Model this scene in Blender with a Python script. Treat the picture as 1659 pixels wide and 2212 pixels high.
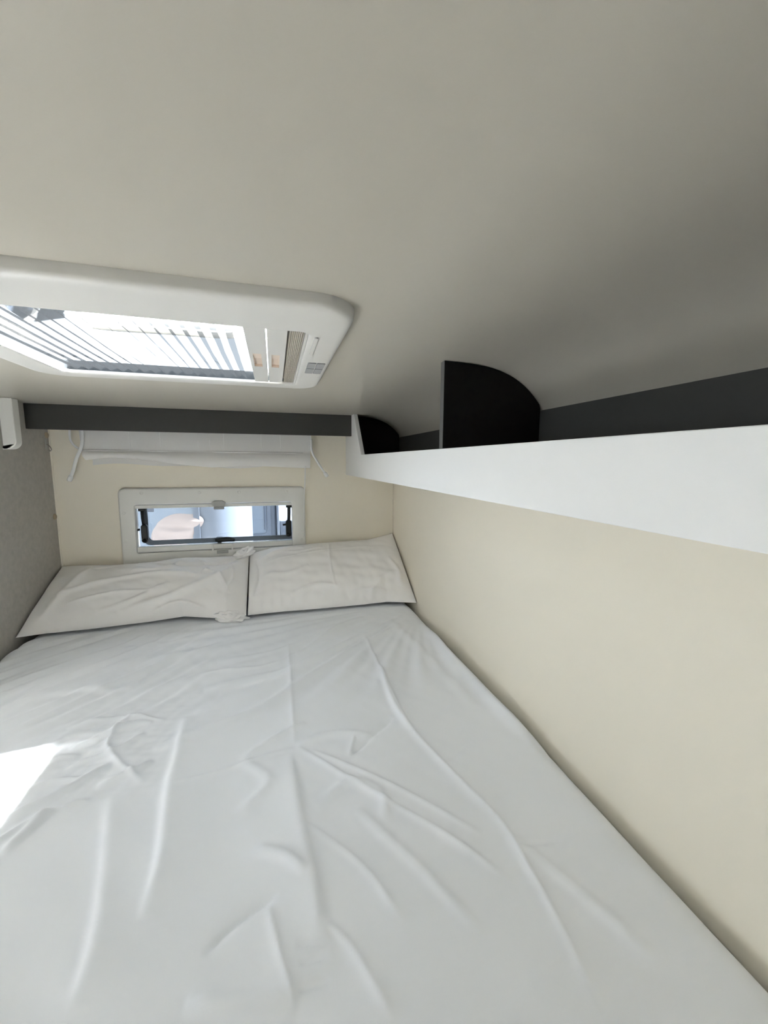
import bpy, bmesh, math, random
import numpy as np
from mathutils import Vector, Matrix, noise

# ------------------------------------------------------------------ camera, sky, sun, exposure
OZ = 0.747            # eye height above the bunk floor; bed top is 0.15
S = bpy.context.scene
C = S.collection
for o in list(bpy.data.objects):
    bpy.data.objects.remove(o)

yaw, pitch, roll = math.radians(15.58), math.radians(-7.266), math.radians(0.317)
fw = Vector((math.sin(yaw) * math.cos(pitch), math.cos(yaw) * math.cos(pitch), math.sin(pitch)))
rt0 = Vector((math.cos(yaw), -math.sin(yaw), 0)); up0 = rt0.cross(fw)
rt = rt0 * math.cos(roll) + up0 * math.sin(roll)
up = up0 * math.cos(roll) - rt0 * math.sin(roll)
cam = bpy.data.cameras.new('camera'); cam_o = bpy.data.objects.new('camera', cam); C.objects.link(cam_o)
cam.sensor_fit = 'HORIZONTAL'; cam.sensor_width = 36.0; cam.lens = 850 / 1659 * 36.0
cam.clip_start = 0.01
M4 = Matrix((rt, up, -fw)).transposed().to_4x4(); M4.translation = (0, 0, OZ)
cam_o.matrix_world = M4
S.camera = cam_o

world = bpy.data.worlds.new('sky'); S.world = world; world.use_nodes = True
bg = world.node_tree.nodes['Background']
bg.inputs[0].default_value = (0.81, 0.90, 1.0, 1); bg.inputs[1].default_value = 1.7

sun = bpy.data.lights.new('sun', 'SUN'); sun.energy = 66.0; sun.color = (1.0, 0.98, 0.955); sun.angle = math.radians(4.5)
sun_o = bpy.data.objects.new('sun', sun); C.objects.link(sun_o)
sun_o.location = (3, 0, 6)
sun_o.rotation_euler = Vector((-0.437, -0.105, -0.777)).to_track_quat('-Z', 'Y').to_euler()

S.view_settings.view_transform = 'Standard'; S.view_settings.look = 'None'
S.view_settings.gamma = 1.0; S.view_settings.use_curve_mapping = False
S.view_settings.exposure = 1.9
S.cycles.max_bounces = 11; S.cycles.diffuse_bounces = 7; S.cycles.glossy_bounces = 3; S.cycles.transparent_max_bounces = 16

# ------------------------------------------------------------------ materials
MATS = {}
def mat(name, col, rough=0.6, spec=0.5, var=0.0, vscale=30.0, bump=0.0, bscale=200.0, metal=0.0, sheen=0.0):
    if name in MATS: return MATS[name]
    m = bpy.data.materials.new(name); m.use_nodes = True; nt = m.node_tree; p = nt.nodes['Principled BSDF']
    p.inputs['Base Color'].default_value = (*col, 1); p.inputs['Roughness'].default_value = rough
    p.inputs['Specular IOR Level'].default_value = spec; p.inputs['Metallic'].default_value = metal
    if sheen: p.inputs['Sheen Weight'].default_value = sheen
    tc = nt.nodes.new('ShaderNodeTexCoord')
    n = nt.nodes.new('ShaderNodeTexNoise'); n.inputs['Scale'].default_value = vscale; n.inputs['Detail'].default_value = 4
    nt.links.new(tc.outputs['Object'], n.inputs['Vector'])
    r = nt.nodes.new('ShaderNodeMix'); r.data_type = 'RGBA'
    v = max(var, 0.006)
    r.inputs['A'].default_value = (*[c * (1 - v) for c in col], 1); r.inputs['B'].default_value = (*[min(1, c * (1 + v)) for c in col], 1)
    nt.links.new(n.outputs['Fac'], r.inputs['Factor']); nt.links.new(r.outputs['Result'], p.inputs['Base Color'])
    if bump:
        n2 = nt.nodes.new('ShaderNodeTexNoise'); n2.inputs['Scale'].default_value = bscale; n2.inputs['Detail'].default_value = 3
        nt.links.new(tc.outputs['Object'], n2.inputs['Vector'])
        b = nt.nodes.new('ShaderNodeBump'); b.inputs['Strength'].default_value = bump; b.inputs['Distance'].default_value = 0.001
        nt.links.new(n2.outputs['Fac'], b.inputs['Height']); nt.links.new(b.outputs['Normal'], p.inputs['Normal'])
    MATS[name] = m; return m

def sheer(name, col, transp, rough_gloss=None, tint=(1, 1, 1), translucent=0.5, ior=1.45):
    """thin cloth or clear plastic: part see-through, part diffuse/translucent or glossy"""
    if name in MATS: return MATS[name]
    m = bpy.data.materials.new(name); m.use_nodes = True; nt = m.node_tree
    for n in list(nt.nodes):
        if n.type == 'BSDF_PRINCIPLED': nt.nodes.remove(n)
    out = [n for n in nt.nodes if n.type == 'OUTPUT_MATERIAL'][0]
    t = nt.nodes.new('ShaderNodeBsdfTransparent'); t.inputs[0].default_value = (*tint, 1)
    if rough_gloss is None:
        d = nt.nodes.new('ShaderNodeBsdfDiffuse'); d.inputs[0].default_value = (*col, 1)
        l = nt.nodes.new('ShaderNodeBsdfTranslucent'); l.inputs[0].default_value = (*col, 1)
        mx = nt.nodes.new('ShaderNodeMixShader'); mx.inputs[0].default_value = translucent
        nt.links.new(d.outputs[0], mx.inputs[1]); nt.links.new(l.outputs[0], mx.inputs[2]); body = mx.outputs[0]
        fac = nt.nodes.new('ShaderNodeMixShader'); fac.inputs[0].default_value = 1 - transp
    else:
        g = nt.nodes.new('ShaderNodeBsdfGlossy'); g.inputs['Roughness'].default_value = rough_gloss; g.inputs[0].default_value = (*col, 1)
        body = g.outputs[0]
        fac = nt.nodes.new('ShaderNodeMixShader')
        fr = nt.nodes.new('ShaderNodeFresnel'); fr.inputs[0].default_value = ior
        nt.links.new(fr.outputs[0], fac.inputs[0])
    nt.links.new(t.outputs[0], fac.inputs[1]); nt.links.new(body, fac.inputs[2]); nt.links.new(fac.outputs[0], out.inputs[0])
    MATS[name] = m; return m

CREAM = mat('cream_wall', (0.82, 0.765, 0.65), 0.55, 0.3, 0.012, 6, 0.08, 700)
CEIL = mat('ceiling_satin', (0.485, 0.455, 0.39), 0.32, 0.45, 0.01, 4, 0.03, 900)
FELT = mat('grey_felt_lining', (0.44, 0.42, 0.38), 0.95, 0.1, 0.16, 60, 0.6, 500)
WHITE = mat('white_laminate', (0.83, 0.83, 0.82), 0.5, 0.35, 0.01, 20)
BLACK = mat('black_laminate', (0.006, 0.006, 0.006), 0.6, 0.2, 0.1, 40)
EDGE = mat('grey_edge_band', (0.11, 0.11, 0.105), 0.6, 0.3)
BEAM = mat('dark_grey_laminate', (0.052, 0.051, 0.047), 0.6, 0.3, 0.06, 80)
PLAST = mat('white_plastic', (0.66, 0.645, 0.61), 0.4, 0.4, 0.006, 30)
PLAST2 = mat('warm_plastic', (0.74, 0.73, 0.69), 0.4, 0.4, 0.006, 30)
GRIP = mat('grip_recess', (0.74, 0.62, 0.52), 0.5, 0.3)
VENTM = mat('vent_grey', (0.34, 0.34, 0.34), 0.6, 0.3)
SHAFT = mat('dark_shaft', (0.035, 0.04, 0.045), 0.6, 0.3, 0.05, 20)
STACKM = mat('taupe_blind', (0.50, 0.465, 0.40), 0.8, 0.2, 0.05, 60)
SHEET = mat('white_cotton', (0.86, 0.88, 0.91), 0.85, 0.15, 0.01, 12, 0.08, 1500, sheen=0.1)
COTTON = mat('pillow_cotton', (0.93, 0.91, 0.89), 0.85, 0.15, 0.01, 12, 0.08, 1500, sheen=0.1)
BLKPL = mat('black_plastic', (0.008, 0.009, 0.009), 0.4, 0.4)
GREYPL = mat('grey_plastic', (0.40, 0.40, 0.38), 0.45, 0.4)
CABLE = mat('white_cord', (0.80, 0.80, 0.79), 0.6, 0.3)
CHROME = mat('chrome', (0.75, 0.73, 0.70), 0.2, 0.5, metal=1.0)
TAN = mat('tan_cap', (0.38, 0.31, 0.21), 0.6, 0.3)
SCREEN = sheer('flyscreen_net', (0.02, 0.021, 0.022), 0.58, translucent=0.6)
PLEAT_SHADE = sheer('flyscreen_pleat_shade', (0.006, 0.0065, 0.007), 0.08, translucent=0.6)  # same net, darker and denser: shade of the pleats put into the material
VOILE = sheer('voile', (0.92, 0.91, 0.90), 0.22, translucent=0.25)
DOME = sheer('smoked_acrylic', (1, 1, 1), 0, 0.03, (0.82, 0.86, 0.89), ior=1.12)
CLEAR = sheer('clear_acrylic', (1, 1, 1), 0, 0.03, (0.95, 0.96, 0.97))
TINT = sheer('tinted_acrylic', (1, 1, 1), 0, 0.03, (0.58, 0.62, 0.67))
STICK = mat('sticker', (0.55, 0.62, 0.75), 0.5, 0.3)
RUBBER = mat('grey_rubber', (0.10, 0.115, 0.13), 0.6, 0.3)
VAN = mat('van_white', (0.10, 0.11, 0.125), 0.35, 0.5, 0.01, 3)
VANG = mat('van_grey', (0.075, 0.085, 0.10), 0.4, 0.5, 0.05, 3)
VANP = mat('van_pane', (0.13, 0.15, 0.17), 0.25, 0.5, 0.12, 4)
PEACH = mat('peach_reflection', (0.30, 0.235, 0.20), 0.7, 0.3, 0.08, 5)  # tone of a pane reflection, put into a solid colour
GROUND = mat('asphalt', (0.22, 0.22, 0.22), 0.9, 0.2, 0.15, 3)
LIVW = mat('living_wall', (0.80, 0.79, 0.76), 0.6, 0.3)
WOOD = mat('light_floor', (0.58, 0.57, 0.55), 0.6, 0.3, 0.1, 5)

# ------------------------------------------------------------------ mesh helpers (z measured from eye height)
def link(name, me, m=None, parent=None, smooth=False):
    o = bpy.data.objects.new(name, me); C.objects.link(o)
    if m: me.materials.append(m)
    if parent: o.parent = parent; o.matrix_parent_inverse = Matrix.Translation(parent.location).inverted()
    if smooth: me.polygons.foreach_set('use_smooth', [True] * len(me.polygons))
    return o
def obj(name, bm, m=None, parent=None, smooth=False):
    bmesh.ops.recalc_face_normals(bm, faces=bm.faces)
    me = bpy.data.meshes.new(name); bm.to_mesh(me); bm.free()
    return link(name, me, m, parent, smooth)
def box(bm, x0, x1, y0, y1, z0, z1, bev=0.0, seg=2):
    b2 = bmesh.new(); bmesh.ops.create_cube(b2, size=1)
    for v in b2.verts:
        v.co = Vector((x0 + (v.co.x + .5) * (x1 - x0), y0 + (v.co.y + .5) * (y1 - y0), z0 + (v.co.z + .5) * (z1 - z0) + OZ))
    if bev: bmesh.ops.bevel(b2, geom=b2.edges[:], offset=bev, segments=seg, affect='EDGES', profile=.5)
    me = bpy.data.meshes.new('t'); b2.to_mesh(me); b2.free(); bm.from_mesh(me); bpy.data.meshes.remove(me)
    return bm
def bx(*a, **k): return box(bmesh.new(), *a, **k)
def rrect(a0, a1, b0, b1, r, n=8):
    r = max(1e-5, min(r, (a1 - a0) / 2 - 1e-5, (b1 - b0) / 2 - 1e-5)); P = []
    for cx, cy, s in ((a1 - r, b1 - r, 0), (a0 + r, b1 - r, 90), (a0 + r, b0 + r, 180), (a1 - r, b0 + r, 270)):
        for i in range(n + 1):
            t = math.radians(s + 90 * i / n); P.append((cx + r * math.cos(t), cy + r * math.sin(t)))
    return P
def loft(loops, plane, close=False, cap0=False, cap1=False):
    """loops: list of (points2d, depth). plane 'xy' -> depth is z, 'xz' -> depth is y, 'yz' -> depth is x"""
    bm = bmesh.new(); R = []
    for pts, d in loops:
        if plane == 'xy': R.append([bm.verts.new((a, b, d + OZ)) for a, b in pts])
        elif plane == 'xz': R.append([bm.verts.new((a, d, b + OZ)) for a, b in pts])
        else: R.append([bm.verts.new((d, a, b + OZ)) for a, b in pts])
    prs = list(zip(R[:-1], R[1:])) + ([(R[-1], R[0])] if close else [])
    for A, B in prs:
        n = len(A)
        for i in range(n): bm.faces.new((A[i], A[(i + 1) % n], B[(i + 1) % n], B[i]))
    if cap0: bm.faces.new(R[0])
    if cap1: bm.faces.new(R[-1])
    return bm
def prism(pts, plane, d0, d1, bev=0.0):
    bm = loft([(pts, d0), (pts, d1)], plane, cap0=True, cap1=True)
    if bev:
        bmesh.ops.recalc_face_normals(bm, faces=bm.faces)
        bmesh.ops.bevel(bm, geom=[e for e in bm.edges if e.calc_face_angle(0) > 0.5], offset=bev, segments=2, affect='EDGES', profile=.5)
    return bm
def tube(path, r, n=10, radii=None, cap=True):
    bm = bmesh.new(); P = [Vector((p[0], p[1], p[2] + OZ)) for p in path]; R = []
    ref = Vector((0, 1, 0.13)).normalized()
    for i, p in enumerate(P):
        t = (P[min(i + 1, len(P) - 1)] - P[max(i - 1, 0)]).normalized()
        a = t.cross(ref)
        if a.length < 1e-3: a = t.cross(Vector((1, 0, 0)))
        a.normalize(); b = t.cross(a); rr = radii[i] if radii else r
        R.append([bm.verts.new(p + (a * math.cos(2 * math.pi * k / n) + b * math.sin(2 * math.pi * k / n)) * rr) for k in range(n)])
    for A, B in zip(R[:-1], R[1:]):
        for i in range(n): bm.faces.new((A[i], A[(i + 1) % n], B[(i + 1) % n], B[i]))
    if cap: bm.faces.new(R[0]); bm.faces.new(R[-1])
    return bm
def curve_pts(ctrl, n=8):
    """Catmull-Rom through control points"""
    P = [Vector(p) for p in ctrl]; P = [2 * P[0] - P[1]] + P + [2 * P[-1] - P[-2]]; out = []
    for i in range(1, len(P) - 2):
        for k in range(n):
            t = k / n; a, b, c, d = P[i - 1:i + 3]
            out.append(0.5 * ((2 * b) + (c - a) * t + (2 * a - 5 * b + 4 * c - d) * t * t + (3 * b - a - 3 * c + d) * t ** 3))
    return out + [P[-2]]
def empty(name, x, y, z):
    o = bpy.data.objects.new(name, None); C.objects.link(o); o.location = (x, y, z + OZ); o.empty_display_size = 0.05; return o
def tag(o, label, cat, group=None):
    o['label'] = label; o['category'] = cat
    if group: o['group'] = group
    return o
def struct(o, label=None):
    o['kind'] = 'structure'
    if label: o['label'] = label
    return o
def grid_mesh(name, X, Y, Z):
    """arrays (n,m) -> mesh"""
    n, m = X.shape
    me = bpy.data.meshes.new(name)
    co = np.stack([X, Y, Z + OZ], -1).reshape(-1, 3)
    idx = np.arange(n * m).reshape(n, m)
    F = np.stack([idx[:-1, :-1], idx[1:, :-1], idx[1:, 1:], idx[:-1, 1:]], -1).reshape(-1, 4)
    me.from_pydata(co.tolist(), [], F.tolist()); me.update(); return me

# ------------------------------------------------------------------ dimensions
XL, XR, YB, YF = -0.839, 0.561, 1.846, -0.42
ZC, ZBED, ZFL = 0.197, -0.597, -0.747
XF = 0.327                                   # face of the shelf fascia
SX0, SX1, SY0, SY1 = -0.412, 0.054, 0.592, 0.990   # skylight opening
OX0, OX1, OY0, OY1 = -0.474, 0.109, 0.494, 1.046   # skylight trim outline
WX0, WX1, WZ0, WZ1 = -0.562, 0.074, -0.388, -0.182  # window opening

# ------------------------------------------------------------------ room shell
struct(obj('floor', bx(XL - 0.04, XR + 0.04, YF - 0.04, YB + 0.04, ZFL - 0.06, ZFL), WOOD))
# ceiling: flat panels round the skylight hole, and the cove down to the right wall
bm = bmesh.new()
XC = 0.415
RX0, RX1, RY0, RY1 = -1.95, -1.4, .25, .8     # unseen roof hatch, added to bounce sunlight into the bunk
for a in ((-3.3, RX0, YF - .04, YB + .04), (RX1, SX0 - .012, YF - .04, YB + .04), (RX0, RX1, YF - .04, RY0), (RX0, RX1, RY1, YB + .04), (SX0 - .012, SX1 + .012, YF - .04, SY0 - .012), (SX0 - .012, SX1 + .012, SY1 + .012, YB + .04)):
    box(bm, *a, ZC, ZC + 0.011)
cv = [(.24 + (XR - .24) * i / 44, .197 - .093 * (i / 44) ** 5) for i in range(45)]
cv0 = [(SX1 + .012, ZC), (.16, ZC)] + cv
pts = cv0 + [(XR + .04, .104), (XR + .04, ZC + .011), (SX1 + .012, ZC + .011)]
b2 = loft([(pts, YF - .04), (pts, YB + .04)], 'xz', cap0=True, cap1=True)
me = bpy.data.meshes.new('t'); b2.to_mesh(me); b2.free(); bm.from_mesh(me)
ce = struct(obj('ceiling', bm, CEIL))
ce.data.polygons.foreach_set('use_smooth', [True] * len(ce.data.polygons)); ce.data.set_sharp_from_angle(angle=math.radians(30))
h3 = struct(obj('added_hatch', loft([(rrect(RX0, RX1, RY0, RY1, .05), ZC - .02), (rrect(RX0, RX1, RY0, RY1, .05), ZC + .06), (rrect(RX0 + .05, RX1 - .05, RY0 + .05, RY1 - .05, .05), ZC + .06), (rrect(RX0 + .05, RX1 - .05, RY0 + .05, RY1 - .05, .05), ZC - .02)], 'xy', close=True), PLAST))  # hatch out of view, added for its sun patch as fill light
obj('pane', prism(rrect(RX0 + .05, RX1 - .05, RY0 + .05, RY1 - .05, .05), 'xy', ZC + .045, ZC + .05), CLEAR, h3)
struct(obj('wall_right', bx(XR, XR + .04, YF - .04, YB + .04, ZFL, .104), CREAM))
# back wall with the window hole
bm = bmesh.new()
for a in ((XL - .04, WX0 - .02, ZFL, ZC), (WX1 + .02, XR, ZFL, ZC), (WX0 - .02, WX1 + .02, ZFL, WZ0 - .02), (WX0 - .02, WX1 + .02, WZ1 + .02, ZC)):
    box(bm, a[0], a[1], YB, YB + .035, a[2], a[3])
struct(obj('wall_back', bm, CREAM))
struct(obj('wall_left', bx(XL - .04, XL, 1.12, YB, ZFL, ZC), FELT), 'grey felt lined partition wall beside the pillows')
struct(obj('wall_front', bx(-3.3, XR, YF - .04, YF, -1.95, ZC), LIVW))
# living area beside the bunk, open to it
struct(obj('floor_living', bx(-3.3, XL - .04, YF - .04, YB + .04, -2.0, -1.95), WOOD))
bm = bmesh.new()
for a in ((YF, -0.3, -1.95, ZC), (1.7, YB + .04, -1.95, ZC), (-0.3, 1.7, -1.95, -0.62), (-0.3, 1.7, 0.15, ZC)):
    box(bm, -3.3, -3.26, a[0], a[1], a[2], a[3])
struct(obj('wall_living', bm, LIVW))
struct(obj('wall_living_back', bx(-3.26, XL - .04, YB, YB + .04, -1.95, ZC), LIVW))
w2 = struct(obj('added_window', loft([(rrect(-.3, 1.7, -.62, .15, .06), -3.262), (rrect(-.3, 1.7, -.62, .15, .06), -3.30), (rrect(-.26, 1.66, -.58, .11, .05), -3.30), (rrect(-.26, 1.66, -.58, .11, .05), -3.262)], 'yz', close=True), PLAST))  # window out of view, added and set high to light the bunk
obj('pane', prism(rrect(-.26, 1.66, -.58, .11, .05), 'yz', -3.285, -3.28), CLEAR, w2)
struct(obj('wall_bunk_edge', bx(XL - .04, XL, YF, YB, -1.95, ZFL), LIVW))

# dark beam across the ceiling in front of the window
struct(obj('trim_1', bx(XL, XF, 1.70, 1.718, 0.109, ZC, bev=.001), BEAM), 'dark grey beam across the ceiling above the window')
# cream board with a rounded lower corner by the left wall
pts = [(XL - .04, .034), (XL + .012, .034)]
for i in range(9):
    t = math.radians(-90 + 90 * i / 8); pts.append((-.802 - .026 + .026 * math.cos(t), .034 + .026 + .026 * math.sin(t)))
pts += [(-.802, ZC), (XL - .04, ZC)]
pts = [(max(a, XL), b) for a, b in pts if True]
pts = [pts[1]] + pts[2:-1] + [(XL, ZC), (XL, .034)]
struct(obj('trim_2', prism(pts, 'xz', 1.565, 1.60, bev=.003), PLAST2), 'cream board with rounded lower corner beside the grey wall')
# slim cover strips in the corners
struct(obj('trim_3', bx(XL, XL + .006, YB - .006, YB, ZFL, ZC, bev=.002), CREAM))
struct(obj('trim_4', bx(XR - .004, XR, YB - .004, YB, ZFL, .1, bev=.0015), CREAM))

# ------------------------------------------------------------------ shelf along the right wall
sh = tag(empty('wall_shelf', (XF + XR) / 2, 0.7, -.062), 'long shelf with white front board and black inside along the right wall', 'shelf')
pts = [(YF, -.062), (YB, -.062), (YB, ZC), (1.652, ZC), (1.512, .0275), (1.495, .027), (YF, .027)]
obj('front_board', prism(pts, 'yz', XF, XF + .016, bev=.001), WHITE, sh)
obj('shelf_base', bx(XF + .016, XR, YF, YB, -.062, -.046), WHITE, sh)
obj('shelf_liner', bx(XF + .016, XR, YF, YB, -.046, -.040), BLACK, sh)
obj('back_strip', bx(XR - .012, XR, YF, YB, -.040, .110, bev=.001), BEAM, sh)
def divider(y0, y1, lab=None):
    p = [(XF + .0165, -.040), (XR - .012, -.040), (XR - .012, .1135)] + [(a, b - .0012) for a, b in reversed(cv) if XF + .03 < a < XR - .013 and b > .115] + [(XF + (.0165 if y0 > 1 else 0.0), ZC - .0008), (XF + (.0165 if y0 > 1 else 0.0), .0275), (XF + .0165, .0275)]
    d = obj('divider', prism(p, 'xz', y0, y1), BLACK, sh)
    obj('edge_band', bx(p[-2][0] - .001, p[-2][0], y0, y1, .0275, ZC - .001), EDGE, d)
    return d
divider(.737, .753); divider(1.72, 1.736)

# ------------------------------------------------------------------ skylight
sk = tag(empty('roof_skylight', (SX0 + SX1) / 2, (SY0 + SY1) / 2, ZC), 'roof skylight with white rounded frame and pleated screen', 'skylight')
L = []
def off(d, r, z, base=(OX0, OX1, OY0, OY1)): L.append((rrect(base[0] + d, base[1] - d, base[2] + d, base[3] - d, r, 10), z))
off(0, .055, ZC); off(.001, .055, .187); off(.003, .053, .1835); off(.008, .050, .181); off(.014, .046, .1802)
IN = (SX0, SX1, SY0, SY1)
off(-.006, .018, .1795, IN); off(-.002, .016, .1800, IN); off(0, .015, .1815, IN); off(0, .015, .187, IN); off(-.012, .02, .187, IN); off(-.012, .02, ZC, IN)
obj('frame', loft(L, 'xy', close=True), PLAST, sk, smooth=False)
fr = sk.children[0]
for p in fr.data.polygons: p.use_smooth = True
md = fr.modifiers.new('es', 'EDGE_SPLIT'); md.split_angle = math.radians(50)
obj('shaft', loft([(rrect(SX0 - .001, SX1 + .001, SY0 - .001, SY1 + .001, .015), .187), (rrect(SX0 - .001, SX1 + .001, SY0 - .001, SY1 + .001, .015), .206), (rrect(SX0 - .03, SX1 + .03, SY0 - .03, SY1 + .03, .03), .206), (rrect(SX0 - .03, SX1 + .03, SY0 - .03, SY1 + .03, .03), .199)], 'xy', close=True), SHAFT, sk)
# clear outer dome
n = 25; u = np.linspace(-1, 1, n); U, V = np.meshgrid(u, u, indexing='ij')
DX = (SX0 + SX1) / 2 + U * ((SX1 - SX0) / 2 + .05); DY = (SY0 + SY1) / 2 + V * ((SY1 - SY0) / 2 + .05)
DZ = .209 + .075 * (1 - np.abs(U) ** 4) * (1 - np.abs(V) ** 4)
link('dome', grid_mesh('dome', DX, DY, DZ), DOME, sk, True)
obj('grab_rail', tube(curve_pts([(-.33, .88, .272), (-.32, .875, .250), (-.29, .87, .244), (-.18, .865, .244), (-.09, .86, .244), (-.06, .858, .250), (-.05, .856, .272)], 6), .007, 10), PLAST, sk, True)
# pleated flyscreen: zig-zag cloth from the left edge to the pull bar
npl = 17; x0s, x1s = SX0 + .006, -.052
xs, zs = [], []
for i in range(2 * npl + 1):
    f = i / (2 * npl)
    xs.append(x0s + (x1s - x0s) * f + (.0045 - .007 * f if i % 2 else 0)); zs.append(.1868 if i % 2 == 0 else .1950)
ny = 14; X = np.zeros((len(xs), ny)); Y = X.copy(); Z = X.copy()
rs = np.random.RandomState(4)
for i, (a, b) in enumerate(zip(xs, zs)):
    for j in range(ny):
        t = j / (ny - 1); sag = math.sin(math.pi * t)
        X[i, j] = a + .0015 * sag * math.sin(i * .35) + .0003 * rs.randn() * sag
        Y[i, j] = SY0 + .003 + (SY1 - SY0 - .012) * t
        Z[i, j] = b + .0002 * rs.randn() * sag - .002 * sag
scr = link('pleated_screen', grid_mesh('pleated_screen', X, Y, Z), SCREEN, sk)
scr.data.materials.append(PLEAT_SHADE)
for k, p in enumerate(scr.data.polygons): p.material_index = (k // (ny - 1)) % 2  # every second pleat face gets the shaded copy of the net
# two pull bars with grip recesses
def bar(x0, x1):
    bm = bmesh.new(); ys = [SY0 + .002, .740, .835, SY1 - .002]; gx = (x0 + .006, x1 - .009); Xs = [x0, gx[0], gx[1], x1]; z = .1835
    g = [[bm.verts.new((a, b, z + OZ)) for b in ys] for a in Xs]
    for i in range(3):
        for j in range(3):
            if (i, j) != (1, 1): bm.faces.new((g[i][j], g[i + 1][j], g[i + 1][j + 1], g[i][j + 1]))
    ring = [g[0][0], g[1][0], g[2][0], g[3][0], g[3][1], g[3][2], g[3][3], g[2][3], g[1][3], g[0][3], g[0][2], g[0][1]]
    top = [bm.verts.new(v.co + Vector((0, 0, .018))) for v in ring]
    for i in range(12): bm.faces.new((ring[i], ring[(i + 1) % 12], top[(i + 1) % 12], top[i]))
    bm.faces.new(top)
    b = obj('pull_bar', bm, PLAST, sk)
    # the recess: sloping floor and rear step
    bm = bmesh.new()
    q = [bm.verts.new((a, b_, z + d + OZ)) for a, b_, d in ((gx[0], ys[1], 0), (gx[1], ys[1], 0), (gx[1], ys[2], 0), (gx[0], ys[2], 0), (gx[0], ys[1] + .05, .005), (gx[1], ys[1] + .05, .005), (gx[1], ys[2], .005), (gx[0], ys[2], .005))]
    for f in ((0, 1, 5, 4), (4, 5, 6, 7), (2, 3, 7, 6), (0, 4, 7, 3), (1, 2, 6, 5)): bm.faces.new([q[i] for i in f])
    gp = obj('grip', bm, GRIP, b); gp['label'] = 'recessed beige finger grip'
bar(-.036, -.0065); bar(-.0045, .0245)
# folded blackout blind
bm = bmesh.new(); npf = 8; prev = None
for i in range(2 * npf + 1):
    xx = .0265 + (.0485 - .0265) * i / (2 * npf); zz = .1840 if i % 2 == 0 else .1862
    a = bm.verts.new((xx, SY0 + .004, zz + OZ)); b = bm.verts.new((xx, SY1 - .003, zz + OZ))
    if prev: bm.faces.new((prev[0], a, b, prev[1]))
    prev = (a, b)
obj('folded_blind', bm, STACKM, sk)
obj('blind_backing', bx(.0255, .0500, SY0 + .001, SY1 - .001, .194, .203), STACKM, sk)
obj('end_rail', bx(.0495, .0535, SY0, SY1, .182, .205), PLAST, sk)
# vent grille: four small fields, and a thin clip
for i in range(2):
    for j in range(2):
        x = .066 + i * .0165; y = .760 + j * .045
        obj('vent_grille', prism(rrect(x, x + .0150, y, y + .041, .002, 3), 'xy', .1785, .1803), VENTM, sk)
obj('frame_clip', prism(rrect(.0625, .0685, .605, .700, .003, 4), 'xy', .1770, .1803, bev=.0008), PLAST, sk)

# ------------------------------------------------------------------ window in the back wall
wd = struct(empty('window_1', (WX0 + WX1) / 2, YB, WZ0), 'wide low hinged window with cream frame behind the pillows')
FX0, FX1, FZ0, FZ1 = -.618, .135, -.452, -.113
L = []
def offw(d, r, y, base): L.append((rrect(base[0] + d, base[1] - d, base[2] + d, base[3] - d, r, 8), y))
FB = (FX0, FX1, FZ0, FZ1); IB = (WX0, WX1, WZ0, WZ1)
offw(0, .024, YB, FB); offw(.001, .024, YB - .012, FB); offw(.004, .022, YB - .0165, FB); offw(.009, .02, YB - .018, FB)
offw(-.003, .012, YB - .018, IB); offw(-.001, .011, YB - .017, IB); offw(0, .010, YB - .015, IB); offw(0, .010, YB + .03, IB); offw(-.018, .012, YB + .03, IB); offw(-.018, .012, YB, IB)
wf = obj('frame', loft(L, 'xz', close=True), PLAST2, wd, True)
md = wf.modifiers.new('es', 'EDGE_SPLIT'); md.split_angle = math.radians(50)
for x, z in ((-.530, -.134), (-.310, -.135), (-.150, -.135), (.052, -.136), (-.598, -.215), (.115, -.36), (-.598, -.33)):
    obj('screw_cap', tube([(x, YB - .0175, z), (x, YB - .0192, z), (x, YB - .0200, z)], .0055, 14, radii=[.0058, .0056, .004]), PLAST2, wd, True)
obj('top_rail', bx(WX0, WX1, YB - .010, YB + .012, WZ1 - .017, WZ1 - .003, bev=.002), PLAST2, wd)
obj('bottom_rail', bx(WX0, WX1, YB - .012, YB + .014, WZ0 + .003, WZ0 + .026, bev=.003), PLAST2, wd)
# blind pull tab hanging over the top rail
obj('pull_tab', prism([(-.264, -.178), (-.252, -.171), (-.218, -.171), (-.206, -.178), (-.212, -.196), (-.258, -.196)], 'xz', YB - .026, YB - .012, bev=.002), GREYPL, wd)
obj('tab_lip', bx(-.256, -.214, YB - .022, YB - .012, -.209, -.198, bev=.002), GREYPL, wd)
for x in (-.268, -.188): obj('rail_clip', bx(x - .004, x + .004, YB - .018, YB - .010, -.392, -.364, bev=.001), PLAST2, wd)
obj('latch_plate', bx(-.252, -.205, YB - .022, YB - .016, -.404, -.390, bev=.002), GREYPL, wd)
# black support stays
def stay(x, s):
    st = obj('window_stay', tube([(x, YB + .012, -.208), (x + .001 * s, YB + .012, -.245), (x + .003 * s, YB + .014, -.275)], .0075, 10), BLKPL, wd, True)
    obj('stay_bracket', bx(x - .014, x + .014, YB + .004, YB + .02, -.212, -.199, bev=.003), BLKPL, st)
    obj('stay_lever', prism(rrect(x - .013 + .004 * s, x + .013 + .004 * s, -.348, -.268, .012, 6), 'xz', YB + .004, YB + .022, bev=.004), BLKPL, st)
    obj('stay_knob', tube([(x + .006 * s, YB - .004, -.336), (x + .006 * s, YB + .004, -.336)], .008, 12), BLKPL, st, True)
    obj('stay_pin', tube([(x - .014, YB + .012, -.29), (x - .03, YB + .012, -.292)], .005, 8), BLKPL, st, True)
stay(-.540, 1); stay(.062, -1)
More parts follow.
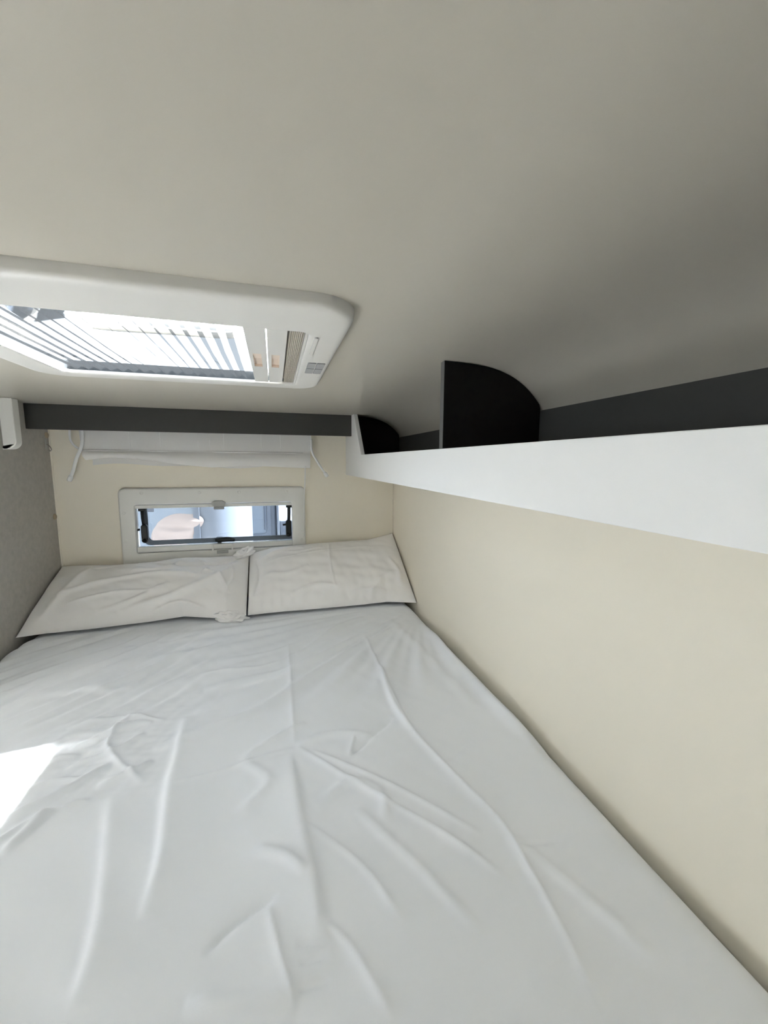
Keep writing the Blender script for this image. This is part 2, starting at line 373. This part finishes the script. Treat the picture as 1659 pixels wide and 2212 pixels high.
# black turn latch
lt = obj('latch', prism(rrect(-.258, -.226, -.352, -.336, .006, 5), 'xz', YB - .016, YB + .02, bev=.003), BLKPL, wd)
obj('latch_post', bx(-.250, -.234, YB - .004, YB + .018, -.368, -.345, bev=.003), BLKPL, lt)
pth = curve_pts([(-.256, YB - .014, -.344), (-.235, YB - .016, -.343), (-.205, YB - .018, -.342), (-.185, YB - .018, -.345), (-.176, YB - .017, -.347)], 5)
obj('latch_lever', tube(pth, .008, 10, radii=[.008 + .003 * math.sin(math.pi * i / (len(pth) - 1)) for i in range(len(pth))]), BLKPL, lt, True)
# tinted acrylic pane with rubber rim, hinged sash sits outside the wall
obj('pane', prism(rrect(WX0 - .015, WX1 + .015, WZ0 - .01, WZ1 + .01, .03), 'xz', YB + .040, YB + .044), TINT, wd)
obj('pane_rim', loft([(rrect(WX0 + .012, WX1 + .03, WZ0 + .024, WZ1 + .02, .03), YB + .034), (rrect(WX0 + .012, WX1 + .03, WZ0 + .024, WZ1 + .02, .03), YB + .040), (rrect(WX0 + .034, WX1 + .01, WZ0 + .044, WZ1 + .01, .02), YB + .040), (rrect(WX0 + .034, WX1 + .01, WZ0 + .044, WZ1 + .01, .02), YB + .034)], 'xz', close=True), RUBBER, wd)
st = obj('sticker', prism(rrect(-.532, -.502, -.219, -.199, .002, 3), 'xz', YB + .0385, YB + .0398), STICK, wd); st['label'] = 'pale blue sticker on the pane'

# ------------------------------------------------------------------ raised voile blind with cords
bl = tag(empty('roman_blind', -.28, YB, .0), 'gathered sheer white blind raised above the small window', 'blind')
nx, nz = 140, 40
u = np.linspace(0, 1, nx); v = np.linspace(0, 1, nz); U, V = np.meshgrid(u, v, indexing='ij')
wave = .004 * np.sin(U * 9 + 1) + .003 * np.sin(U * 23) + .002 * np.sin(U * 41 + 2)
Xb = -.695 + .845 * U; zb = -.022 + .006 * np.sin(U * 7 + .4) + .004 * np.sin(U * 17)
Zb = .175 + (zb - .175) * V; Yb = YB - .022 + wave * V + .006 * np.sin(V * 8 + U * 5) * V
link('back_layer', grid_mesh('back_layer', Xb, Yb, Zb), VOILE, bl, True)
Xf_ = -.722 + .880 * U + .012 * (1 - U) * V ** 3
zlow = .010 - .036 * np.clip(U * 1.9, 0, 1) ** 1.6 + .004 * np.sin(U * 11)
zlow = np.where(U < .10, zlow - .010 * (1 - U / .10), zlow)
Zf = np.where(V < .6, .175 + (.038 - .175) * (V / .6), .038 + (zlow - .038) * ((V - .6) / .4))
bul = np.where(V < .6, .010 * np.sin(np.pi * V / .6), .016 * np.sin(np.pi * (V - .6) / .4) ** .8)
Yf_ = YB - .034 - bul + wave * .8
link('front_fold', grid_mesh('front_fold', Xf_, Yf_, Zf), VOILE, bl, True)
obj('dowel', tube([(-.722, YB - .036, .038), (-.3, YB - .037, .037), (.158, YB - .036, .036)], .0028, 8), CABLE, bl, True)
for x in (-.55, -.44, -.30, -.255, -.20, -.05, .03):
    obj('tape_loop', bx(x - .0015, x + .0015, YB - .047, YB - .0455, .055, .12), CABLE, bl)
obj('side_tape', bx(.150, .163, YB - .046, YB - .044, .045, .15), CABLE, bl)
def cord(name, ctrl, r, end):
    p = curve_pts(ctrl, 8); c = obj(name, tube(p, r, 10), CABLE, bl, True)
    if end:
        a, b = p[-2], p[-1]; d = (b - a).normalized()
        e = [b - d * .004, b + d * .002, b + d * .016, b + d * .020, b + d * .020, b + d * .008]
        t = obj('cord_end', tube(e, .008, 14, radii=[.005, .0085, .0085, .0075, .0045, .0042]), CABLE, c, True)
    return c
cord('draw_cord', [(-.708, YB - .05, .16), (-.706, YB - .052, .10), (-.712, YB - .052, .055), (-.733, YB - .052, .005), (-.748, YB - .05, -.040), (-.757, YB - .05, -.062)], .0062, True)
cord('draw_cord', [(.163, YB - .042, .10), (.166, YB - .046, .045), (.185, YB - .048, .005), (.207, YB - .05, -.03), (.222, YB - .052, -.052)], .0048, True)
cord('cord_loop', [(-.755, YB - .03, .13), (-.757, YB - .03, .085), (-.748, YB - .03, .06), (-.730, YB - .035, .045)], .004, False)
cord('pull_cord', [(.136, YB - .046, -.010), (.134, YB - .034, -.08), (.128, YB - .024, -.2), (.126, YB - .022, -.345)], .0022, False)

# ------------------------------------------------------------------ small fittings on the felt wall
hk = tag(empty('wall_hook', XL, 1.818, .06), 'small chrome hook on the grey felt wall', 'hook')
obj('hook_plate', bx(XL, XL + .003, 1.812, 1.826, .040, .078, bev=.001), GREYPL, hk)
obj('hook_wire', tube(curve_pts([(XL + .003, 1.819, .060), (XL + .012, 1.819, .052), (XL + .017, 1.819, .040), (XL + .013, 1.819, .034), (XL + .009, 1.819, .038)], 5), .0022, 8), CHROME, hk, True)
for z, lab in ((.095, 'tan cap high in the wall corner under the dark beam'), (-.222, 'round tan screw cap lower on the grey felt wall edge')):
    cp = tag(obj('screw_cover', tube([(XL, 1.829, z), (XL + .003, 1.829, z), (XL + .005, 1.829, z)], .011, 16, radii=[.012, .011, .008]), TAN, None, True), lab, 'cap')

# ------------------------------------------------------------------ cloth relief
def seg_field(P, Q, x, y):
    """distance, signed side and position along a polyline for all points"""
    best = np.full(x.shape, 9.0); side = np.zeros_like(x); along = np.zeros_like(x)
    L = [0.0]
    for a, b in zip(P[:-1], P[1:]): L.append(L[-1] + math.hypot(b[0] - a[0], b[1] - a[1]))
    for k, (a, b) in enumerate(zip(P[:-1], P[1:])):
        dx, dy = b[0] - a[0], b[1] - a[1]; l2 = dx * dx + dy * dy + 1e-12
        t = np.clip(((x - a[0]) * dx + (y - a[1]) * dy) / l2, 0, 1)
        ex, ey = x - a[0] - t * dx, y - a[1] - t * dy
        d = np.hypot(ex, ey); m = d < best
        best = np.where(m, d, best); side = np.where(m, np.sign(dx * ey - dy * ex), side); along = np.where(m, (L[k] + t * math.sqrt(l2)) / L[-1], along)
    return best, side, along
def crease(P, kind, amp, w, x, y):
    P = [(p.x, p.y) for p in curve_pts([(a, b, 0) for a, b in P], 4)]
    m = 7 * w; ii = np.where((x[:, :1] > -99).ravel() & (x.max(1) > min(p[0] for p in P) - m) & (x.min(1) < max(p[0] for p in P) + m))[0]
    out = np.zeros_like(x)
    if len(ii) == 0: return out
    jj = np.where((y.max(0) > min(p[1] for p in P) - m) & (y.min(0) < max(p[1] for p in P) + m))[0]
    if len(jj) == 0: return out
    sl = (slice(ii[0], ii[-1] + 1), slice(jj[0], jj[-1] + 1)); x = x[sl]; y = y[sl]
    d, s, t = seg_field(P, None, x, y)
    fade = np.clip(np.minimum(t, 1 - t) * 6, 0, 1) ** .7
    q = d / w
    if kind == 'ridge': h = np.exp(-q * q * 1.25)
    elif kind == 'fold': h = np.exp(-q * 1.7)                       # sharp crest
    elif kind == 'valley': h = -np.exp(-q * 1.5)
    elif kind == 'step': h = np.exp(-q * .45) / (1 + np.exp(-s * q * 5))
    else: h = np.exp(-q * .45) / (1 + np.exp(s * q * 5))   # 'pets'
    out[sl] = amp * h * fade * np.clip((m - d) / (.3 * m), 0, 1)
    return out
def fbm(x, y, sx, sy, seed, octv=3):
    rs = np.random.RandomState(seed); out = np.zeros_like(x); a = 1.0; f = 1.0
    for o in range(octv):
        for k in range(6):
            th = rs.rand() * 6.283; ph = rs.rand() * 6.283; sc = .6 + .8 * rs.rand()
            out += a / 6 * np.sin((x / sx * math.cos(th) + y / sy * math.sin(th)) * 6.283 * f * sc + ph)
        a *= .5; f *= 2.0
    return out

# ------------------------------------------------------------------ mattress and sheet
tag(obj('mattress', bx(XL + .012, XR - .03, YF + .03, YB - .02, ZFL, ZBED - .042, bev=.03, seg=4), SHEET), 'mattress on the bunk floor hidden under the white sheet', 'mattress')
CR = [
 ([(0.028,1.257),(0.027,0.977),(0.025,0.784)], 'fold', .0035, .010),
 ([(0.019,0.768),(0.031,0.614),(0.045,0.488),(0.046,0.447),(0.053,0.392)], 'pets', .0075, .018),
 ([(0.284,1.278),(0.282,1.000),(0.281,0.795),(0.307,0.670),(0.342,0.548),(0.351,0.492),(0.343,0.372),(0.330,0.275)], 'fold', .0050, .010),
 ([(0.279,1.027),(0.270,0.871),(0.278,0.771)], 'ridge', .005, .007),
 ([(0.029,0.783),(0.079,0.719),(0.172,0.604),(0.249,0.519),(0.310,0.429)], 'fold', .0045, .010),
 ([(0.056,0.764),(0.196,0.629),(0.308,0.503)], 'fold', .0045, .010),
 ([(0.132,0.724),(0.254,0.819)], 'valley', .004, .008), ([(0.132,0.724),(0.153,0.782)], 'fold', .004, .008),
 ([(0.469,1.402),(0.235,1.236),(0.047,1.115),(-0.194,1.058)], 'ridge', .007, .014),
 ([(0.352,1.457),(0.024,1.241),(-0.179,1.203)], 'ridge', .006, .013),
 ([(0.472,1.354),(0.125,1.094),(-0.051,0.938),(-0.259,0.850)], 'ridge', .006, .016),
 ([(0.172,1.480),(-0.153,1.339),(-0.339,1.246)], 'ridge', .005, .016),
 ([(0.227,1.375),(-0.005,1.157),(-0.218,1.134)], 'fold', .005, .012),
 ([(-0.222,0.948),(-0.212,0.810),(-0.209,0.739),(-0.188,0.599),(-0.187,0.511)], 'step', .009, .016),
 ([(-0.304,0.744),(-0.258,0.584),(-0.237,0.494),(-0.234,0.430)], 'step', .006, .016),
 ([(-0.591,0.983),(-0.517,1.045),(-0.425,1.142),(-0.262,1.317)], 'step', .007, .018),
 ([(-0.509,0.831),(-0.449,0.929),(-0.369,0.923)], 'step', .007, .014),
 ([(-0.453,0.728),(-0.393,0.768),(-0.328,0.829)], 'ridge', .007, .010),
 ([(-0.623,1.074),(-0.545,1.131),(-0.381,1.108),(-0.357,1.223)], 'step', .006, .018),
 ([(-0.426,0.895),(-0.331,0.944),(-0.285,0.948)], 'ridge', .006, .010),
 ([(-0.330,0.772),(-0.284,0.793),(-0.252,0.821)], 'ridge', .006, .009),
 ([(-0.417,0.662),(-0.386,0.736)], 'ridge', .005, .009),
 ([(-0.337,0.997),(-0.358,0.905),(-0.324,0.841),(-0.252,0.761)], 'fold', .007, .012),
 ([(-0.100,0.452),(-0.070,0.474),(-0.042,0.485),(-0.012,0.496)], 'valley', .006, .006),
 ([(-0.024,0.483),(-0.010,0.427),(0.007,0.375)], 'fold', .004, .007),
 ([(0.046,0.447),(0.076,0.408),(0.108,0.336)], 'fold', .004, .009),
 ([(0.010,0.431),(0.051,0.419)], 'valley', .003, .005), ([(0.012,0.412),(0.047,0.408)], 'valley', .003, .005), ([(0.010,0.388),(0.044,0.387)], 'valley', .003, .005),
 ([(0.034,0.595),(0.108,0.504),(0.146,0.420)], 'fold', .004, .010),
 ([(0.524,1.318),(0.515,1.110),(0.515,0.825),(0.533,0.635)], 'ridge', .009, .022),
 ([(-0.081,0.775),(-0.009,0.825),(0.032,0.846),(0.054,0.856)], 'ridge', .004, .010),
 ([(-0.046,0.572),(-0.004,0.549),(0.027,0.513)], 'ridge', .004, .009),
 ([(-0.079,0.644),(-0.027,0.700),(-0.081,0.775)], 'ridge', .003, .012),
 ([(0.325,0.665),(0.396,0.701)], 'valley', .002, .006), ([(0.354,0.471),(0.426,0.463)], 'valley', .002, .006),
 ([(-0.112,0.410),(0.007,0.381)], 'ridge', .004, .010),
 ([(-0.209,0.735),(-0.12,0.752),(-0.03,0.772),(0.022,0.778)], 'fold', .0028, .007),
 ([(0.029,0.783),(0.09,0.80),(0.15,0.79),(0.20,0.76)], 'ridge', .0035, .012),
 ([(-0.55,0.80),(-0.47,0.86),(-0.40,0.875)], 'fold', .007, .009), ([(-0.50,0.74),(-0.43,0.80),(-0.36,0.80)], 'fold', .006, .008),
 ([(-0.46,0.66),(-0.40,0.72),(-0.33,0.745)], 'fold', .006, .008), ([(-0.46,0.97),(-0.36,0.985),(-0.26,0.95)], 'fold', .005, .009),
 ([(-0.41,0.84),(-0.33,0.87),(-0.29,0.91)], 'fold', .006, .008), ([(0.40,1.40),(0.44,1.10),(0.46,0.80)], 'ridge', .0035, .02),
 ([(0.05,0.62),(0.12,0.66),(0.17,0.62),(0.16,0.55)], 'ridge', .0035, .012), ([(0.351,0.492),(0.40,0.38),(0.43,0.30)], 'ridge', .003, .012),
 ([(0.12,0.60),(0.19,0.48),(0.24,0.38)], 'ridge', .003, .010),
 ([(-0.505,1.382),(-0.331,1.387),(-0.162,1.436)], 'ridge', .004, .014),
]
gx = np.arange(XL + .006, XR - .008, .003); gy = np.arange(YF + .01, YB - .012, .003)
X, Y = np.meshgrid(gx, gy, indexing='ij')
Z = np.full(X.shape, ZBED)
for P, k, a, w in CR: Z = Z + crease(P, k, a * 1.45, w, X, Y)
Z += .0035 * fbm(X, Y, .45, .6, 3, 2) + .0009 * fbm(X + .6 * Y, Y, .10, .22, 17, 2)
# stretched fan of fine wrinkles from the far right corner towards the left
th = np.arctan2(Y - 1.52, X - .62); rr = np.hypot(X - .62, Y - 1.52)
fan = np.clip((rr - .25) / .3, 0, 1) * np.clip((1.25 - rr) / .4, 0, 1) * np.clip((Y - .85) / .2, 0, 1)
Z += .0050 * fan * (np.sin(th * 34 + 2 * np.sin(rr * 6)) * (.6 + .4 * np.sin(rr * 9 + th * 5)) + .5 * np.sin(th * 71 + 3 * np.sin(rr * 5 + 1)))
# diagonal tension waves on the far left
dw = np.clip((-.15 - X) / .2, 0, 1) * np.clip((Y - .9) / .12, 0, 1)
qd = (Y - 1.05 * X)
Z += .0034 * dw * (np.sin(qd * 62 + 2.2 * np.sin(X * 6 + Y * 3)) + .5 * np.sin(qd * 111 + 1.5 * np.sin(X * 11)))
# ruffled area on the left
ruf = np.exp(-(((X + .36) / .17) ** 2 + ((Y - .88) / .17) ** 2))
Z += .0045 * ruf * fbm(X + .4 * Y, Y - .3 * X, .13, .07, 8, 3)
# the pillows press the sheet flat
bl_ = np.clip((Y - 1.50) / .06, 0, 1); Z = Z * (1 - bl_) + (ZBED - .006) * bl_
# edges roll down to the sides of the mattress
for e, s in ((XR - .012, 1), (XL + .008, -1)):
    d = np.clip((s * (X - e) + .045) / .045, 0, 1); Z -= .045 * (1 - np.sqrt(np.clip(1 - d ** 2, 0, 1)))
d = np.clip((Y - (YB - .05)) / .036, 0, 1); Z -= .03 * d ** 2
for _ in range(1):
    Z[1:-1, 1:-1] = (4 * Z[1:-1, 1:-1] + Z[:-2, 1:-1] + Z[2:, 1:-1] + Z[1:-1, :-2] + Z[1:-1, 2:]) / 8
tag(link('fitted_sheet', grid_mesh('fitted_sheet', X, Y, Z), SHEET, None, True), 'creased white cotton sheet stretched over the bunk bed', 'sheet')

# ------------------------------------------------------------------ pillows
def poly(P, u):
    P = np.array(P, float); return np.stack([np.interp(u, P[:, 0], P[:, i]) for i in range(1, P.shape[1])], -1)
def pillow(name, front, back, H, creases, seed, label, ear=.03, nu=190, nv=110):
    """front/back: rows (u, x, y, z) of the two long seams; H bulge height"""
    u = np.linspace(0, 1, nu); v = np.linspace(0, 1, nv); U, V = np.meshgrid(u, v, indexing='ij')
    F = poly(front, u)[:, None, :]; B = poly(back, u)[:, None, :]
    base = F + (B - F) * V[..., None]
    nrm = np.array([0, -.52, .854])
    ub = np.clip(1 - np.abs(2 * U - 1) ** 3.2, 0, 1) ** .55; vb = np.clip(1 - np.abs(2 * V - 1) ** 2.4, 0, 1) ** .6
    prof = ub * vb
    wx = base[..., 0]; wv = V * .42
    h = H * prof
    for P, k, a, w in creases: h = h + crease([(p[0], p[1] * .42) for p in P], k, a * 1.5, w, wx, wv) * np.clip(prof * 3, 0, 1)
    h += (.006 * fbm(wx, wv, .22, .14, seed, 2) + .0016 * fbm(wx + .5 * wv, wv, .09, .16, seed + 1, 2)) * np.clip(prof * 1.5, .12, 1)
    # short gathers running in from the seams
    h += .0025 * np.sin(wx * 120 + 3 * np.sin(wx * 17)) * np.exp(-V * 9) * prof ** .3
    top = base + nrm * h[..., None]
    bot = base - nrm * (H * .55 * prof)[..., None]
    top[..., 0] = np.clip(top[..., 0], XL + .002, XR - .002); bot[..., 0] = np.clip(bot[..., 0], XL + .002, XR - .002)
    top[..., 1] = np.minimum(top[..., 1], YB - .003); bot[..., 1] = np.minimum(bot[..., 1], YB - .003)
    bot[..., 2] = np.maximum(bot[..., 2], ZBED + .008)
    top[..., 2] = np.maximum(top[..., 2], bot[..., 2] + .0004)
    n, m = U.shape
    co = np.concatenate([top.reshape(-1, 3), bot.reshape(-1, 3)]); co[:, 2] += OZ
    idx = np.arange(n * m).reshape(n, m)
    Ft = np.stack([idx[:-1, :-1], idx[1:, :-1], idx[1:, 1:], idx[:-1, 1:]], -1).reshape(-1, 4)
    Fb = Ft[:, ::-1] + n * m
    rim = list(idx[:, 0]) + list(idx[-1, 1:]) + list(idx[-2::-1, -1]) + list(idx[0, -2:0:-1])
    Fr = [(rim[(i + 1) % len(rim)], rim[i], rim[i] + n * m, rim[(i + 1) % len(rim)] + n * m) for i in range(len(rim))]
    me = bpy.data.meshes.new(name); me.from_pydata(co.tolist(), [], Ft.tolist() + Fb.tolist() + [tuple(int(q) for q in f) for f in Fr]); me.update()
    o = link(name, me, COTTON, None, True)
    return tag(o, label, 'pillow', 'white pillows under the window'), top
zb = ZBED + .012
plL, topL = pillow('pillow',
    [(0, -.832, 1.505, zb + .006), (.10, -.765, 1.535, zb), (.28, -.63, 1.54, zb), (.5, -.447, 1.56, zb), (.64, -.341, 1.565, zb + .006), (.85, -.185, 1.515, zb), (1, -.118, 1.530, zb)],
    [(0, -.832, 1.835, -.425), (.3, -.62, 1.835, -.440), (.6, -.40, 1.835, -.430), (.85, -.20, 1.83, -.425), (1, -.118, 1.83, -.415)],
    .070,
    [([(-.80, .35), (-.6, .55), (-.45, .58), (-.25, .45)], 'ridge', .006, .016), ([(-.55, .08), (-.38, .2), (-.22, .5), (-.15, .8)], 'ridge', .010, .022),
     ([(-.5, .85), (-.36, .72), (-.24, .74), (-.14, .9)], 'valley', .012, .02), ([(-.7, .8), (-.55, .95)], 'valley', .007, .014), ([(-.45, .02), (-.36, .10), (-.26, .03)], 'ridge', .008, .016),
     ([(-.3, .62), (-.22, .5), (-.18, .25)], 'fold', .007, .012), ([(-.78, .1), (-.74, .5), (-.7, .85)], 'ridge', .006, .018), ([(-.72, .25), (-.58, .33), (-.44, .30)], 'fold', .005, .012), ([(-.62, .12), (-.50, .22), (-.40, .40)], 'ridge', .005, .014), ([(-.33, .88), (-.27, .66), (-.30, .5)], 'fold', .006, .012), ([(-.20, .2), (-.17, .5), (-.19, .75)], 'fold', .006, .010), ([(-.55, .7), (-.45, .66), (-.36, .85)], 'ridge', .007, .014)], 21,
    'rumpled white pillow against the grey felt wall, with a knotted corner')
plR, topR = pillow('pillow',
    [(0, -.112, 1.528, zb), (.2, .02, 1.535, zb), (.45, .17, 1.53, zb), (.7, .35, 1.53, zb), (.85, .44, 1.525, zb + .004), (1, .556, 1.482, zb + .004)],
    [(0, -.115, 1.83, -.415), (.15, -.02, 1.833, -.398), (.5, .21, 1.835, -.390), (.8, .42, 1.838, -.385), (1, .556, 1.840, -.352)],
    .072,
    [([(-.06, .62), (.15, .70), (.30, .74), (.5, .72)], 'fold', .0022, .006), ([(.23, .08), (.22, .5), (.235, .95)], 'fold', .0022, .006),
     ([(.36, .03), (.42, .20), (.50, .34)], 'ridge', .006, .018), ([(.28, .06), (.36, .10), (.46, .05)], 'ridge', .005, .016), ([(-.08, .7), (0, .8), (.12, .85)], 'ridge', .007, .014), ([(-.09, .2), (-.07, .5), (-.085, .8)], 'valley', .008, .014), ([(-.05, .45), (.05, .40), (.13, .48)], 'ridge', .004, .016), ([(.05, .12), (.15, .2), (.24, .16)], 'ridge', .004, .014), ([(.48, .55), (.51, .35), (.50, .15)], 'ridge', .005, .014), ([(.02, .78), (.10, .74), (.2, .8)], 'fold', .005, .010)], 33,
    'smoother white pillow against the cream right wall, with pressed fold lines')
# knotted tail of the left pillowcase
def bundle(name, c, R, seed, parent, tilt=0.0):
    bm = bmesh.new(); bmesh.ops.create_uvsphere(bm, u_segments=56, v_segments=36, radius=1)
    for v in bm.verts:
        p = v.co.copy(); a = math.atan2(p.z, p.x)
        f = 1 + .22 * math.sin(3 * a + 4.5 * p.y + seed + 2 * p.length * math.sin(p.y * 3)) * (1 - abs(p.y)) + .10 * math.sin(7 * a - 6 * p.x + seed)
        f += .18 * noise.noise(p * 2.2 + Vector((seed, 0, 0)))
        q = Vector((p.x * R[0], p.y * R[1], p.z * R[2])) * f
        q = Matrix.Rotation(tilt, 3, 'Y') @ q
        v.co = q + Vector((c[0], c[1], c[2] + OZ))
    return obj(name, bm, COTTON, parent, True)
k = bundle('knotted_corner', (-.170, 1.500, ZBED + .022), (.050, .024, .019), 1.3, plL, .15); k['label'] = 'knotted tail of the pillowcase'
bundle('case_flap', (-.138, 1.795, -.402), (.042, .026, .020), 4.1, plL, -.4)

# ------------------------------------------------------------------ outside: neighbouring campers
struct(obj('ground', bx(-9, 6, 1.9, 9, -2.75, -2.70), GROUND))
va = tag(empty('camper_van', -1.4, 3.9, -2.70), 'white camper with a rounded corner close outside the window', 'vehicle')
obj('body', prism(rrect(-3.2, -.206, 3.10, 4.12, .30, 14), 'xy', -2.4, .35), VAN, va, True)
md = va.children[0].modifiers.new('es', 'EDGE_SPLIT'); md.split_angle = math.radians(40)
for xx in (-2.7, -.8):
    for yy in (3.16, 3.9):
        obj('wheel', tube([(xx, yy, -2.38), (xx, yy + .16, -2.38)], .32, 24), RUBBER, va, True)
sw = obj('side_window', loft([(rrect(-1.9, -.53, -.78, -.20, .07), 3.099), (rrect(-1.9, -.53, -.78, -.20, .07), 3.075), (rrect(-1.86, -.57, -.74, -.24, .05), 3.072), (rrect(-1.86, -.57, -.74, -.24, .05), 3.095)], 'xz', close=True), VANG, va)
obj('window_pane', prism(rrect(-1.86, -.57, -.74, -.24, .05), 'xz', 3.084, 3.0985), VANP, sw)
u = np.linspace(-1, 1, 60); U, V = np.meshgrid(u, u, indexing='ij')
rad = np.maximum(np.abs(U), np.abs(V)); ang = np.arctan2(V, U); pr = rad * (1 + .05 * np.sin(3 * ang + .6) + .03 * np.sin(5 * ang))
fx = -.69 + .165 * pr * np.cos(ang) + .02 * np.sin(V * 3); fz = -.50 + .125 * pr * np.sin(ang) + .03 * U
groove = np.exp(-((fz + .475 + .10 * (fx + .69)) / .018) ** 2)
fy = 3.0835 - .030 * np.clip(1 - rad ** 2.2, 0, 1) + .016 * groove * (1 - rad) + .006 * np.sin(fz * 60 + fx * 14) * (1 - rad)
link('reflection_shape', grid_mesh('reflection_shape', fx, fy, fz), PEACH, sw, True)  # bulging shape added in place of a warped reflection in this pane
vb = tag(empty('camper_van', .9, 5.0, -2.70), 'camper with a grey framed window seen at the right of the pane', 'vehicle')
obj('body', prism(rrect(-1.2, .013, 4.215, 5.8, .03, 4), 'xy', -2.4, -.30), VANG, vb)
sb = obj('side_window', loft([(rrect(-.60, -.045, -.80, -.28, .05), 4.214), (rrect(-.60, -.045, -.80, -.28, .05), 4.19), (rrect(-.56, -.085, -.745, -.32, .04), 4.19), (rrect(-.56, -.085, -.745, -.32, .04), 4.214)], 'xz', close=True), VANG, vb)
obj('window_pane', prism(rrect(-.56, -.085, -.745, -.32, .04), 'xz', 4.200, 4.2145), VANP, sb)
obj('window_stay', tube([(-.10, 4.188, -.44), (-.098, 4.188, -.70)], .012, 8), VANG, sb)
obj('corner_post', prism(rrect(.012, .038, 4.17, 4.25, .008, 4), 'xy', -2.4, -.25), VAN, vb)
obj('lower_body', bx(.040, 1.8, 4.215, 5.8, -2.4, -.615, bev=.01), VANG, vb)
for xx in (-.7, 1.2): obj('wheel', tube([(xx, 4.24, -2.38), (xx, 4.42, -2.38)], .32, 24), RUBBER, vb, True)
